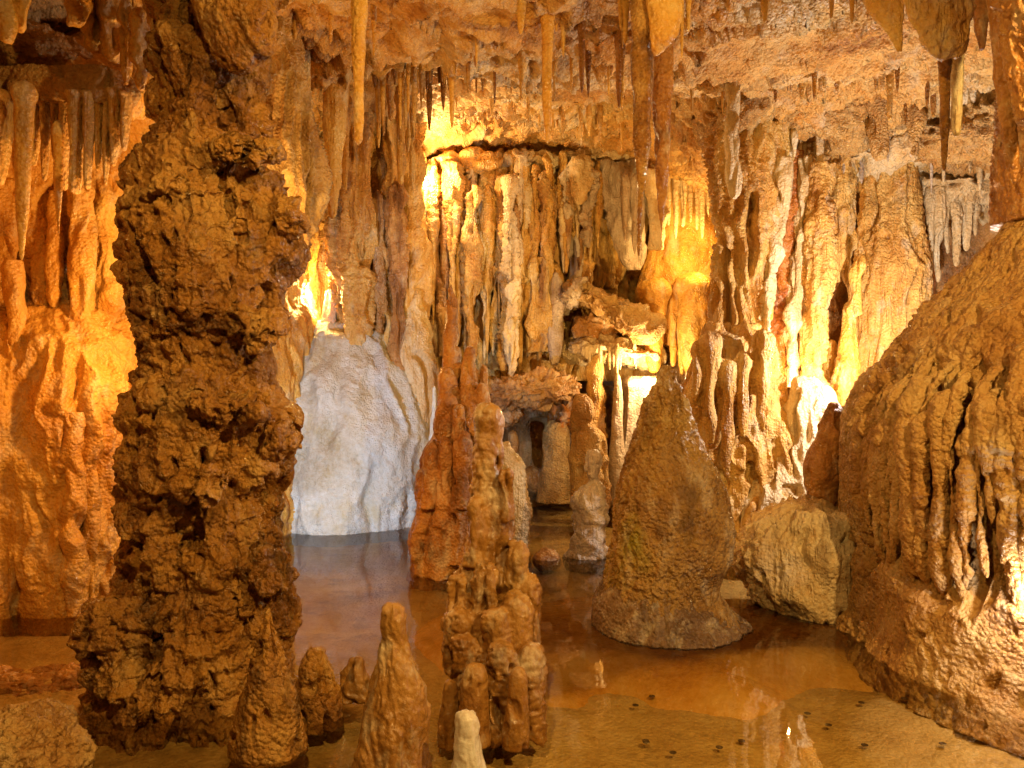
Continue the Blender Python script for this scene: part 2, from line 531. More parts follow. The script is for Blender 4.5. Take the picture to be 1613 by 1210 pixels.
def ceil_z(x, y):
    """height of the ceiling: a low near vault, a step up behind the fringe, a slope down to the back ledge"""
    x, y = np.asarray(x, float), np.asarray(y, float)
    lip = 6.5 + 0.25 * np.sin(x * 1.7) + 0.12 * np.sin(x * 4.1 + 1)
    near = 4.08 + 0.05 * np.sin(x * 2.1) - 0.10 * np.clip(y - 5.2, 0, 1.4)
    far = 4.55 - 0.15 * np.clip(y - 8.0, 0, 4) + 0.05 * np.sin(x * 1.3 + 2)
    right = 3.98 - 0.16 * np.clip(y - 6.5, 0, 1.4)
    m = 1 / (1 + np.exp(-(x - 1.75) * 6))
    far = far * (1 - m) + right * m
    s = 1 / (1 + np.exp(-(y - lip - .12) * 10))
    z = near * (1 - s) + far * s
    z = z - 0.9 * np.exp(-((x + 3.9) / 1.1)**2)            # comes down over the left wall
    return z


def ceil_extra(p, n):
    """bedding ledges: the limestone breaks off in thin stepped layers"""
    t = fbm(p * np.array([.55, .9, .4], np.float32), 3) * 4.5 + .1 * perlin(p * np.float32(6))
    f = t - np.floor(t)
    p[:, 2] -= (.085 * np.clip((f - .1) / .8, 0, 1) ** 1.5).astype(np.float32)
    return p


cx_, cy_ = np.linspace(-6, 7, 80), np.linspace(-2.5, 12, 130)
sheet('cave_ceiling', [[(x, y, float(ceil_z(x, y))) for x in cx_] for y in cy_], M_CEIL, 'ceiling', .55, .022, gain=.7, extra=ceil_extra)

# left wall: (row py) x (column px) table of depths
LP = [-420, -250, -100, 0, 70, 140, 200, 260, 340, 430, 500]
LD = [-2.2, -1.2, -.5, 0, .05, .15, .40, .75, 1.5, 2.6, 3.6]
LR = [(-160, 4.1), (-60, 4.4), (0, 4.75), (50, 4.8), (100, 4.55), (140, 4.32), (165, 4.45), (200, 5.0), (300, 5.25), (400, 5.3), (470, 5.35),
      (510, 5.15), (600, 5.0), (700, 4.98), (800, 5.05), (900, 5.1), (960, 5.1), (1040, 5.1)]
ctrl = []
for py, d in LR:
    row = []
    for px, dd in zip(LP, LD):
        Y = d + dd + (.45 if (px == 70 and py in (0, 50)) else 0)
        row.append(P(px, py, Y))
    ctrl.append(row)
left_wall = sheet('cave_wall', ctrl, M_ORANGE, 'wall', .42, .016, gain=.75)

# back wall in plan, from the left recess to the far right
plan = [(-3.4, 8.0), (-2.7, 8.9), (-1.9, 9.6), (-1.1, 10.0), (-.4, 10.15), (.3, 10.2), (.9, 10.4), (1.5, 10.5), (2.1, 10.2), (2.6, 9.4), (3.1, 8.7), (3.9, 8.4), (4.8, 8.0), (5.6, 7.0), (6.2, 5.4), (6.4, 3.0), (6.4, 0)]
zz = [-.3, .3, .9, 1.4, 1.8, 2.2, 2.7, 3.2, 3.8, 4.3, 4.9]
rec = [.9, 1.0, .9, .5, .2, 0, 0, 0, 0, -.15, -.2]            # hollow under the fluted curtain
ctrl = []
for z, r in zip(zz, rec):
    ctrl.append([(x, y + (r if -1.4 < x < 1.8 else .0), z) for x, y in plan])
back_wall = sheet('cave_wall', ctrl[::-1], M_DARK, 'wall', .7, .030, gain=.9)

# ------------------------------------------------------------------ formations
random.seed(4)


def hang(px, y0, y1, w, Y, mat, label=None, group=None, style='straw', lean=0.0, blunt=.25, up=30, dr=1.0, parent=None, name='stalactite', gain=1.0, cat='stalactite', res=2.4):
    """a stalactite: w px wide at y0, tapering to its tip at y1"""
    H = y1 - y0
    prof = [(-up * 1.3 / max(H, 1), .2), (-up * 1.12 / max(H, 1), .8), (-up * .8 / max(H, 1), 1.15), (0, 1.0), (.22, .86), (.5, .66), (.78, .46 + .2 * blunt), (.93, .24 + .35 * blunt), (.985, .12 + .3 * blunt), (1.0, .05)]
    rows = []
    for t, f in prof:
        c = px + lean * max(t, 0)
        rows.append((y0 + t * H, c - w * f / 2, c + w * f / 2))
    return form(name, rows, Y, mat, style, dr, gain, res, parent, label, cat if parent is None else None, group)


def rise(px, y0, y1, w, Y, mat, label=None, group=None, style='lumpy', tip=.35, parent=None, name='stalagmite', gain=1.0, lean=0.0, cat='stalagmite', dr=1.0, down=25, res=2.4, round_=True):
    """a stalagmite: tip at y0, w px wide at its foot y1"""
    H = y1 - y0
    prof = [(0, .06), (.03, tip * .62), (.09, tip * .9), (.2, tip + .08), (.45, (1 + tip) / 2 - .04), (.75, .90), (1, 1.0), (1 + down / H, 1.06)]
    rows = []
    for t, f in prof:
        c = px + lean * (1 - min(t, 1))
        rows.append((y0 + t * H, c - w * f / 2, c + w * f / 2))
    return form(name, rows, Y, mat, style, dr, gain, res, parent, label, cat if parent is None else None, group)


def thing(name, label, cat, loc, group=None):
    o = bpy.data.objects.new(name, None)
    o.empty_display_size = .1
    scene.collection.objects.link(o)
    o.location = loc
    return tag(o, label, cat, group)


def fuse(root, others, voxel, smooth, style, unit, gain):
    """melt several overlapping solids into one skin, as dripping calcite does"""
    cos, polys, off = [], [], 0
    for o in [root] + others:
        me = o.data
        c = np.empty(len(me.vertices) * 3, np.float32)
        me.vertices.foreach_get('co', c)
        par = np.array(o.parent.location) if o.parent else 0
        cos.append(c.reshape(-1, 3) + np.array(o.location) + par)
        polys += [[v + off for v in p.vertices] for p in me.polygons]
        off += len(me.vertices)
    base = np.array(root.location) + (np.array(root.parent.location) if root.parent else 0)
    tmp = bpy.data.meshes.new('skin')
    tmp.from_pydata((np.concatenate(cos) - base).tolist(), [], polys)
    mat, old = root.data.materials[0], root.data
    root.data = tmp
    md = root.modifiers.new('melt', 'REMESH')
    md.mode = 'VOXEL'
    md.voxel_size = voxel
    sm = root.modifiers.new('soften', 'SMOOTH')
    sm.factor, sm.iterations = .5, smooth
    for o in others:
        bpy.data.objects.remove(o)
    dg = bpy.context.evaluated_depsgraph_get()
    me = bpy.data.meshes.new_from_object(root.evaluated_get(dg))
    root.modifiers.clear()
    root.data = me
    n = len(me.vertices)
    c, nr = np.empty(n * 3, np.float32), np.empty(n * 3, np.float32)
    me.vertices.foreach_get('co', c)
    me.vertices.foreach_get('normal', nr)
    c, nr = c.reshape(-1, 3), nr.reshape(-1, 3)
    SEED[0] += 3.71
    c = c + nr * relief(c + base.astype(np.float32), style, unit, gain, SEED[0])[:, None]
    me.vertices.foreach_set('co', c.astype(np.float32).ravel())
    me.update()
    me.shade_smooth()
    me.materials.clear()
    me.materials.append(mat)
    return root


ORD = ['leftmost', 'second from left', 'third from left', 'fourth from left', 'fifth from left', 'sixth from left', 'seventh from left', 'eighth from left', 'rightmost']


def ordinal(i, n):
    return 'rightmost' if i == n - 1 else ORD[i]


# --- the great pillar at left
pillar = thing('cave_column', 'massive dark brown knobbly column standing in the pool at left', 'column', P(318, 1140, 3.95))
pshaft = form('shaft', [(-190, 190, 490), (-90, 225, 460), (-20, 245, 440), (40, 256, 420), (100, 252, 415), (160, 246, 408), (200, 250, 418), (245, 236, 428), (300, 220, 452), (350, 214, 462), (400, 212, 464), (450, 210, 452),
     (490, 222, 438), (530, 234, 428), (570, 244, 420), (600, 230, 432), (640, 222, 450), (690, 206, 456), (740, 204, 445), (800, 206, 438), (850, 204, 445), (900, 206, 452), (940, 190, 448), (980, 164, 446),
     (1030, 152, 446), (1080, 148, 456), (1130, 152, 464), (1175, 162, 464), (1230, 172, 464)], 3.95, M_PILLAR, 'pillar', .95, .25, 3.2, parent=pillar)
form('hanging_flowstone', [(-150, 285, 470), (-40, 300, 446), (0, 308, 434), (45, 314, 432), (75, 326, 424), (98, 342, 408), (112, 360, 392)], 3.62, M_PILLAR, 'lumpy', .7, .8,
     label='lumpy tan flowstone bulge hanging over the top of the left column', cat='flowstone')
knobs = []
for px, py, Y, rx, rz, ry in [(444, 700, 3.82, 26, 24, .09), (440, 340, 3.8, 30, 34, .1), (434, 905, 3.75, 34, 32, .12), (226, 690, 3.8, 28, 26, .1), (224, 430, 3.8, 22, 30, .09), (400, 520, 3.66, 46, 30, .1), (260, 610, 3.68, 40, 26, .1), (330, 760, 3.56, 46, 34, .08), (380, 240, 3.6, 56, 30, .1), (290, 300, 3.62, 46, 32, .1), (170, 1000, 3.7, 36, 52, .14), (360, 640, 3.58, 60, 20, .09), (300, 460, 3.6, 40, 34, .08)]:
    knobs.append(boulder('knob', px, py, Y, rx, ry, rz, M_PILLAR, 'pillar', gain=.3, parent=pillar, rot=random.uniform(-.4, .4), res=4))
fuse(pshaft, knobs, .0085, 4, 'pillar', KX * 395, .85)
rise(424, 958, 1160, 104, 3.28, M_PILLAR, 'rough brown stalagmite leaning against the right foot of the big column', tip=.26, style='lumpy')
rise(500, 1018, 1115, 82, 3.62, M_PILLAR, 'short dark stump beside the right foot of the big column', tip=.4, style='lumpy')
rise(560, 1035, 1075, 46, 3.75, M_WET, 'low yellowish stub between the big column and glossy stalagmite', tip=.5, style='lumpy')
boulder('boulder', 25, 1205, 2.95, 90, .30, 74, M_TAN, 'rock', rot=-.35, gain=.9, label='smooth yellowish boulder in the bottom left corner', cat='boulder')
boulder('rock_ledge', 60, 1083, 4.15, 130, .22, 26, M_RUST, 'rock', rot=.03, gain=.6, label='low dark ledge awash in the pool left of the big column', cat='rock')

# --- left wall: shelf drapery, ribs
lip = thing('flowstone_drapery', 'rock shelf with a row of hanging folds at upper left', 'drapery', P(65, 172, 4.42))
form('shelf', [(118, -60, 195), (134, -80, 212), (150, -85, 216), (162, -70, 208), (172, -50, 200)], 4.42, M_TAN, 'lumpy', .34, .9, res=2.4, parent=lip)
for px, y0, y1, w, b in [(-40, 158, 300, 24, .2), (8, 160, 292, 24, .2), (58, 160, 262, 17, .3), (74, 162, 285, 15, .2), (90, 160, 250, 14, .3), (106, 162, 300, 17, .5), (124, 160, 306, 22, .9),
                         (142, 160, 298, 16, .6), (158, 160, 270, 14, .3), (170, 162, 292, 13, .2), (184, 158, 262, 19, .3), (200, 160, 238, 16, .3)]:
    hang(px, y0, y1, w, 4.34 + random.uniform(-.06, .08), M_GOLD, parent=lip, name='fold', style='straw', blunt=b, dr=2.4, lean=-w * .3, up=12)
hang(38, 165, 410, 31, 4.05, M_ORANGE, 'long orange stalactite hanging before the left wall', style='smooth', blunt=.15, gain=.5, lean=-4)
hang(92, 228, 368, 15, 4.3, M_ORANGE, 'slender pale stalactite hanging below the middle of the left shelf', style='straw', blunt=.1)
for px, y0, y1, w, Y in [(14, 290, 560, 30, 5.3), (24, 450, 690, 22, 5.12), (128, 290, 505, 40, 5.3), (170, 240, 495, 40, 5.5), (68, 400, 560, 30, 5.35), (116, 690, 955, 24, 5.12), (166, 660, 950, 34, 5.34), (146, 720, 950, 16, 5.2), (86, 340, 470, 18, 5.3)]:
    form('rib', [(y0 - 40, px - w * .3, px + w * .3), (y0, px - w * .45, px + w * .45), ((y0 + y1) / 2, px - w * .5, px + w * .5), (y1 - 20, px - w * .4, px + w * .4), (y1 + 15, px - w * .25, px + w * .25)], Y, M_ORANGE, 'drip', .8, .8, parent=left_wall)
boulder('rock_bulge', 70, 105, 4.75, 90, .35, 42, M_TAN, 'rock', rot=-.25, gain=.9, label='grey tan rock bulge above the hanging folds at upper left', cat='rock')
for i, (px, y0, y1, w, Y) in enumerate(sorted([(200, 60, 135, 20, 4.2), (222, 90, 142, 14, 4.15), (180, 40, 96, 26, 4.3), (150, 20, 80, 34, 4.3), (118, -20, 38, 30, 4.1), (30, -40, 42, 30, 3.9), (8, -40, 66, 26, 3.8), (240, 0, 62, 20, 3.9), (272, -10, 66, 16, 3.8)])):
    hang(px, y0, y1, w, Y, M_ORANGE, ordinal(i, 9) + ' of the stubby orange stalactites along the top left ceiling', 'stubby stalactites at upper left', style='drip', blunt=.4, dr=1.4, up=60)

# --- pale drapery right of the pillar, white dome and its columns
form('flowstone_drapery', [(-20, 385, 452), (60, 392, 458), (120, 396, 470), (180, 400, 486), (230, 404, 504), (265, 408, 512), (310, 412, 508), (350, 420, 492), (400, 432, 474), (450, 440, 460)], 5.6, M_TAN, 'flute', .8, 1.1,
     label='pale pinkish flowstone drapery behind the right edge of the big column', cat='drapery')
form('flowstone_dome', [(500, 530, 545), (512, 498, 578), (530, 470, 608), (560, 446, 638), (600, 428, 660), (650, 415, 676), (700, 408, 686), (760, 404, 692), (820, 402, 695), (880, 400, 697), (930, 400, 697)], 8.95, M_WHITE, 'dome', .95, 1.6,
     label='large smooth white flowstone dome rising from the pool', cat='flowstone')
form('flowstone_skirt', [(455, 636, 660), (480, 624, 668), (510, 610, 676), (560, 594, 684), (610, 582, 690), (650, 580, 692), (700, 590, 692), (780, 610, 690)], 8.8, M_CREAM, 'drip', .9, .6,
     label='pale pinkish flowstone skirt spilling over the right shoulder of the white dome', cat='flowstone')
rise(684, 608, 690, 18, 7.7, M_WHITE, 'small white spike at the right edge of the white dome', tip=.3, style='smooth')
form('cave_column', [(60, 500, 575), (110, 512, 580), (160, 520, 584), (200, 528, 585), (260, 538, 584), (350, 540, 584), (450, 545, 584), (520, 548, 581), (556, 556, 578), (574, 550, 586), (600, 540, 596)], 8.55, M_GOLD, 'crinkle', 1, 1.0,
     label='tall golden wrinkled column standing on the white dome', cat='column')
form('cave_column', [(90, 600, 660), (200, 592, 656), (290, 590, 656), (350, 592, 658), (450, 594, 662), (520, 594, 666), (570, 590, 670), (620, 590, 670)], 8.9, M_GOLD, 'flute', .8, 1.3,
     label='broad brown fluted column right of the golden column', cat='column')
for px, y0, y1, w, Y, l in [(597, 300, 575, 20, 8.65, 'narrow dark rib at the left side of the broad fluted column'), (626, 285, 560, 26, 8.6, 'rounded rib down the middle of the broad fluted column')]:
    form('column_rib', [(y0, px - w * .2, px + w * .2), (y0 + 14, px - w * .45, px + w * .45), ((y0 + y1) / 2, px - w * .5, px + w * .5), (y1, px - w * .5, px + w * .5), (y1 + 25, px - w * .6, px + w * .6)], Y, M_DARK, 'crinkle', 1, .7, label=l, cat='flowstone')
form('column_rib', [(300, 522, 540), (360, 518, 546), (450, 524, 548), (540, 532, 552), (590, 530, 552)], 8.7, M_GOLD, 'crinkle', 1, .8, label='short rib pressed against the left side of the golden column', cat='flowstone')
form('cave_column', [(200, 492, 520), (300, 488, 522), (400, 480, 520), (480, 474, 512), (545, 468, 505)], 9.6, M_GOLD, 'crinkle', 1, 1.0, label='lit golden column between the big column and small grey stalagmite', cat='column')
rise(523, 455, 545, 30, 8.72, M_LILAC, 'small grey stalagmite shading a lamp on top of the dome', tip=.5, style='crinkle', gain=.6)
hang(531, 112, 345, 46, 6.4, M_GOLD, 'broad tapering stalactite left of the foreground one at upper left centre', style='smooth', blunt=.3, gain=.9, lean=-8)
hang(481, 40, 208, 20, 6.0, M_GOLD, 'slim brown stalactite near the dark cleft right of the big column', style='smooth', blunt=.2, gain=.6, lean=2)
hang(565, -60, 229, 29, 4.2, M_ORANGE, 'long thick orange stalactite hanging in front at upper left centre', style='smooth', blunt=.9, gain=.55, up=140)
for i, (px, y0, y1, w) in enumerate([(458, 15, 48, 7), (465, 18, 64, 12), (497, 0, 50, 9)]):
    hang(px, y0, y1, w, 5.6, M_ORANGE, ordinal(i, 3) + ' of three tiny stalactites under the ceiling right of the big column', 'tiny stalactites right of the big column')
for i, (px, y0, y1, w, Y) in enumerate([(545, 190, 300, 16, 7.6), (604, 130, 215, 14, 7.5), (616, 135, 190, 12, 7.4), (632, 132, 290, 18, 7.9), (642, 130, 240, 10, 7.5), (650, 128, 300, 14, 7.7)]):
    hang(px, y0, y1, w, Y, M_GOLD, ordinal(i, 6) + ' stalactite of the bunch above the broad fluted column', 'bunch above the broad fluted column', style='crinkle', gain=.5, blunt=.4)

# --- ceiling stalactites, left to right
T = [(690, 22, 62, 13, 5.6, 'short orange stalactite left of the twin thin ones at top centre'),
     (706, 40, 122, 11, 6.0, 'bent thin stalactite left of the dark tipped one at top centre'),
     (716, 18, 118, 12, 5.9, 'thin orange stalactite directly above the dark tipped one at top centre'),
     (712, 88, 202, 14, 6.1, 'dark tipped straight stalactite at top centre left'),
     (797, 40, 128, 9, 6.2, 'thin stalactite left of the stubby orange one at top centre'),
     (820, 0, 55, 19, 5.3, 'stubby orange stalactite with a blunt tip at top centre'),
     (821, 85, 160, 9, 6.6, 'thin stalactite straight below the stubby orange one'),
     (862, 45, 226, 22, 5.4, 'long stalactite with pointed tip left of the twin giants'),
     (880, 50, 120, 15, 6.1, 'short slanting stalactite touching the right of the long pointed one'),
     (934, 30, 110, 9, 6.2, 'thin dark stalactite midway between the long pointed one and giants'),
     (973, 30, 142, 16, 6.3, 'tapered stalactite just left of the twin giants'),
     (1090, 78, 178, 10, 6.3, 'thin stalactite just right of the twin giants'),
     (1111, 95, 162, 6, 6.5, 'very thin stalactite between the twin giants and blunt column'),
     (1138, 95, 180, 8, 6.4, 'thin stalactite just left of the blunt hanging column'),
     (1205, -20, 36, 16, 5.1, 'short stalactite alone on the pale ceiling at top right of centre'),
     (1310, -20, 28, 10, 4.7, 'tiny stalactite left of the thin dark one on the pale ceiling'),
     (1342, -20, 38, 9, 4.6, 'thin dark stalactite left of the broad folds at top right')]
for px, y0, y1, w, Y, l in T:
    hang(px, y0, y1, w, Y, random.choice([M_ORANGE, M_GOLD, M_PILLAR]) if w < 12 else M_ORANGE, l, style='smooth', gain=.5, blunt=.25, up=60, lean=-8 if px == 880 else 0)
form('stalactite', [(-160, 985, 1050), (-60, 990, 1040), (40, 993, 1033), (100, 996, 1028), (150, 999, 1027), (220, 1001, 1022), (300, 1003, 1015), (360, 1003, 1010), (396, 1004, 1008), (403, 1005, 1007)], 4.75, M_PILLAR, 'smooth', 1, .8,
     label='left of the twin giant stalactites hanging at top centre right', cat='stalactite')
form('stalactite', [(-160, 1015, 1080), (-60, 1022, 1066), (40, 1026, 1060), (90, 1030, 1058), (180, 1032, 1056), (250, 1034, 1052), (310, 1036, 1049), (355, 1039, 1046), (372, 1041, 1044)], 5.0, M_RUST, 'crinkle', 1, .45,
     label='right of the twin giant stalactites hanging at top centre right', cat='stalactite')
form('flowstone_fold', [(-120, 1030, 1085), (-20, 1020, 1078), (30, 1022, 1070), (60, 1026, 1062), (80, 1028, 1044), (88, 1030, 1036)], 4.65, M_ORANGE, 'smooth', .5, 1.0, label='thin orange fold wrapping the tops of the twin giant stalactites', cat='drapery')
for i, (px, y0, y1, w) in enumerate([(978, -20, 48, 14), (985, 5, 70, 12), (1062, 0, 62, 9), (1074, 10, 92, 8), (1084, -5, 50, 10)]):
    hang(px, y0, y1, w, 4.9, M_ORANGE, ordinal(i, 5) + ' of the thin drips beside the tops of the twin giants', 'drips beside the twin giants', up=60)
form('stalactite', [(60, 1138, 1172), (100, 1143, 1168), (160, 1145, 1166), (230, 1145, 1165), (290, 1147, 1166), (306, 1151, 1163), (313, 1155, 1160)], 6.3, M_CREAM, 'crinkle', 1, .5, label='blunt pale hanging column left of the right fluted pillar', cat='stalactite')
form('flowstone_fold', [(-120, 1340, 1420), (-30, 1350, 1420), (10, 1362, 1422), (40, 1388, 1420), (60, 1404, 1420), (82, 1415, 1420)], 4.0, M_ORANGE, 'smooth', .5, 1.0, label='pointed orange fold hanging from the ceiling at top right', cat='drapery')
form('flowstone_fold', [(-140, 1405, 1540), (-40, 1418, 1532), (0, 1426, 1530), (40, 1440, 1524), (70, 1458, 1520), (84, 1470, 1510), (92, 1478, 1490)], 3.7, M_GOLD, 'bark', .5, .9, label='broad rough golden fold hanging from the ceiling at top right', cat='drapery')
hang(1487, 70, 270, 22, 3.9, M_PILLAR, 'long brown stalactite hanging below the broad golden fold', style='smooth', blunt=.5, gain=.6, up=40)
hang(1507, 70, 215, 24, 4.05, M_CREAM, 'glossy pale stalactite just right of the long brown one', style='smooth', blunt=.6, gain=.6, up=40)
hang(1546, -30, 80, 26, 4.3, M_RUST, 'rusty stalactite between the broad golden fold and the dark corner', style='smooth', blunt=.2)
form('stalactite', [(-160, 1545, 1640), (-40, 1555, 1618), (60, 1566, 1612), (150, 1572, 1604), (220, 1580, 1602), (270, 1590, 1602), (288, 1596, 1600)], 3.4, M_RUST, 'smooth', 1, 1.0, label='dark thick stalactite at the upper right edge', cat='stalactite')
form('hanging_flowstone', [(-160, 1575, 1760), (-20, 1580, 1740), (80, 1592, 1720), (150, 1600, 1700), (190, 1608, 1680)], 3.0, M_RUST, 'bark', .8, 1.0, label='dark rough mass hanging in the top right corner', cat='flowstone')


def fringe(n, x0, x1, ybase, Yr, lmin, lmax, wmin, wmax, mat, label, group, up=18):
    for i in range(n):
        px = random.uniform(x0, x1)
        t = (px - x0) / (x1 - x0)
        y0 = ybase(t) + random.uniform(-5, 5)
        L_ = lmin + (lmax - lmin) * random.random() ** 2
        w = random.uniform(wmin, wmax) * (.7 + .5 * L_ / lmax)
        hang(px, y0, y0 + L_, w, random.uniform(*Yr), random.choice(mat), label, group, blunt=random.uniform(0, .5), up=up, res=2.2)


fringe(26, 590, 700, lambda t: 122 - 20 * t, (6.5, 7.0), 12, 55, 4, 9, [M_GOLD, M_PILLAR, M_ORANGE], 'small stalactite in the fringe above the broad fluted column', 'fringe at upper left centre')
fringe(80, 690, 1000, lambda t: 64 + 18 * t, (6.2, 7.1), 18, 84, 5, 10, [M_PILLAR, M_RUST, M_ORANGE, M_GOLD], 'small stalactite in the fringe under the ceiling lip at top centre', 'fringe at top centre')
fringe(26, 1060, 1250, lambda t: 92 + 22 * t, (6.3, 6.9), 12, 60, 4, 9, [M_GOLD, M_PILLAR, M_CREAM], 'small stalactite in the fringe right of the twin giant stalactites', 'fringe right of the twin giants')
fringe(24, 735, 1000, lambda t: 34 + 26 * t, (5.5, 6.3), 55, 130, 7, 13, [M_PILLAR, M_RUST, M_ORANGE], 'mid length brown stalactite among those left of the twin giants', 'mid length stalactites at top centre', up=70)
fringe(16, 1225, 1480, lambda t: 108 + 6 * t, (6.1, 6.8), 30, 95, 7, 14, [M_PILLAR, M_TAN, M_GOLD], 'mid length stalactite below the ceiling lip at upper right', 'mid length stalactites at upper right', up=60)
fringe(12, 590, 700, lambda t: 110 - 10 * t, (6.2, 6.8), 50, 130, 7, 12, [M_PILLAR, M_GOLD, M_ORANGE], 'mid length stalactite right of the thick orange foreground one', 'mid length stalactites at upper left centre', up=60)
fringe(34, 450, 1000, lambda t: 28 + 20 * math.sin(t * 9), (5.3, 6.2), 10, 45, 4, 9, [M_ORANGE, M_GOLD], 'small stalactite dotted under the near ceiling at top centre', 'stalactites dotted under the near ceiling', up=60)
fringe(22, 700, 990, lambda t: 150 + 60 * t, (8.2, 9.0), 10, 40, 4, 8, [M_GOLD, M_ORANGE], 'small stalactite on the sloping orange rock above the back ledge', 'stalactites on the sloping rock', up=40)

# --- the back wall: ledge and fluted curtain
for px, py, rx, rz in [(715, 268, 40, 16), (770, 276, 42, 18), (835, 270, 48, 20), (900, 262, 50, 20), (960, 262, 46, 22), (1015, 262, 46, 20), (1085, 258, 50, 20)]:
    boulder('ledge', px, py, 9.75, rx, .5, rz, M_CREAM if px > 800 else M_GOLD, 'rock', gain=.8, parent=back_wall, rot=random.uniform(-.1, .1), sharp=.2)


cur = []
for py in (250, 300, 360, 430, 500, 560, 600):
    cur.append([P(px, py, 9.62 + dy + (.12 if py > 540 else 0) + (.25 if px > 880 and py > 430 else 0)) for px, dy in ((640, -.1), (690, 0), (740, .05), (790, 0), (840, .05), (890, .1), (940, .2), (1000, .3), (1060, .45))])
curtain = sheet('curtain', cur, M_GOLD, 'curtain', .74, .019, gain=.8, kind=None, parent=back_wall)


def flute(px, w0, w1, y0, y1, Y, mat, label, style='crinkle', cut=False, gain=1.1, lean=0, dr=1.0, cat='stalactite', name='flowstone_flute'):
    c = lambda t: px + lean * t
    H = y1 - y0
    rows = [(y0 - 26, c(0) - w0 * .08, c(0) + w0 * .08), (y0 - 18, c(0) - w0 * .36, c(0) + w0 * .36)]
    for t, f in [(0, w0 * .5), (.1, w0 * .52), (.35, w0 * .4 + w1 * .1), (.7, w1 * .5)] + ([(.97, w1 * .48), (1, w1 * .3)] if cut else [(.88, w1 * .36), (.97, w1 * .2), (1, w1 * .04)]):
        rows.append((y0 + H * t, c(t) - f, c(t) + f))
    return form(name, rows, Y, mat, style, dr, gain, 2.5, None, label, cat)


F = [(664, 14, 10, 280, 400, 9.2, M_CREAM, 'brightly lit thin flute right beside the upper lamp', 0),
     (676, 16, 14, 285, 470, 9.3, M_GOLD, 'lit slender flute second from the broad fluted column', 0),
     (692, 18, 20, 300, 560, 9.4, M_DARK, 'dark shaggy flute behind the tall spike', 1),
     (712, 22, 10, 280, 505, 9.2, M_GOLD, 'white edged drapery flute above the tall spike', 0),
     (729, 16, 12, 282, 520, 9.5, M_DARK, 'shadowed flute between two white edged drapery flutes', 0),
     (745, 20, 11, 318, 575, 9.15, M_GOLD, 'long golden flute right of the tall spike', 0),
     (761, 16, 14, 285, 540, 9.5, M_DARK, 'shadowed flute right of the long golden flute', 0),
     (777, 18, 14, 290, 560, 9.4, M_GOLD, 'golden brown flute left of the rough pale one', 0),
     (806, 20, 18, 300, 598, 9.05, M_CREAM, 'rough pale flute reaching lowest of the back curtain', 1),
     (793, 14, 12, 300, 585, 9.25, M_GOLD, 'narrow golden flute touching the left of the rough pale one', 1),
     (826, 20, 18, 285, 446, 9.3, M_GOLD, 'golden flat flute right of the rough pale one', 1),
     (842, 18, 14, 285, 445, 9.3, M_GOLD, 'golden flute third right of the rough pale one', 1),
     (858, 18, 12, 283, 445, 9.35, M_CREAM, 'pale flute over the blunt lower block', 0),
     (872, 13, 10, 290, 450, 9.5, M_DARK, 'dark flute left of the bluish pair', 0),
     (893, 15, 12, 285, 345, 9.2, M_LILAC, 'short bluish flute at middle of the back curtain', 0),
     (904, 22, 18, 285, 470, 9.45, M_LILAC, 'broad bluish flute behind the short bluish one', 0),
     (914, 24, 12, 270, 322, 9.1, M_CREAM, 'short hooked cream flute under the back ledge', 0),
     (928, 22, 14, 290, 390, 9.15, M_LILAC, 'grey flute with pointed tip left of the big lilac curtain', 0),
     (922, 20, 20, 300, 455, 9.5, M_GOLD, 'brown flute behind the grey pointed one', 1)]
for px, w0, w1, y0, y1, Y, mt, l, cut in F:
    flute(px, w0 * .8, w1 * .75, y0, y1, Y, mt, l, cut=bool(cut))
for i in range(90):
    px = random.uniform(660, 945)
    y0, y1 = random.uniform(262, 330), (random.uniform(400, 595) if px < 880 else random.uniform(350, 440))
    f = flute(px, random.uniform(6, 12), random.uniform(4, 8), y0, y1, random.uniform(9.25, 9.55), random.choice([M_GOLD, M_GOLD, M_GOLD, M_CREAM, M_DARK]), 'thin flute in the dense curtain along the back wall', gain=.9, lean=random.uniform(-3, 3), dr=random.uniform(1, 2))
    f['group'] = 'thin flutes of the back curtain'
form('flowstone_block', [(405, 846, 862), (418, 834, 874), (435, 828, 880), (455, 826, 880), (500, 828, 878), (535, 832, 870), (550, 842, 862)], 9.35, M_GOLD, 'flute', .7, .8, label='blunt tan block below the golden flutes of the back curtain', cat='flowstone')
form('flowstone_flute', [(430, 872, 880), (445, 866, 886), (465, 863, 889), (500, 864, 884), (550, 868, 882), (575, 870, 877)], 9.25, M_LILAC, 'smooth', 1, 1, label='greyish tongue right of the blunt tan block', cat='flowstone')
form('flowstone_drapery', [(255, 935, 1000), (285, 940, 1002), (330, 955, 1004), (370, 970, 1008), (400, 982, 1010), (425, 992, 1008)], 9.35, M_LILAC, 'flute', .5, .8, label='large pinkish curtain slanting down behind the twin giants', cat='drapery')
for px, y1, which in [(986, 384, 'leftmost'), (1000, 400, 'middle'), (1009, 404, 'rightmost')]:
    flute(px, 12, 7, 300, y1, 9.0, M_LILAC, which + ' of three needle tips at the lower end of the pinkish curtain', gain=.4)['group'] = 'needles of the lilac curtain'
form('flowstone_drapery', [(270, 1008, 1045), (310, 1014, 1046), (350, 1020, 1046), (380, 1024, 1042), (392, 1026, 1036)], 8.95, M_CREAM, 'flute', .6, .8, label='lit cream curtain behind the right giant stalactite', cat='drapery')
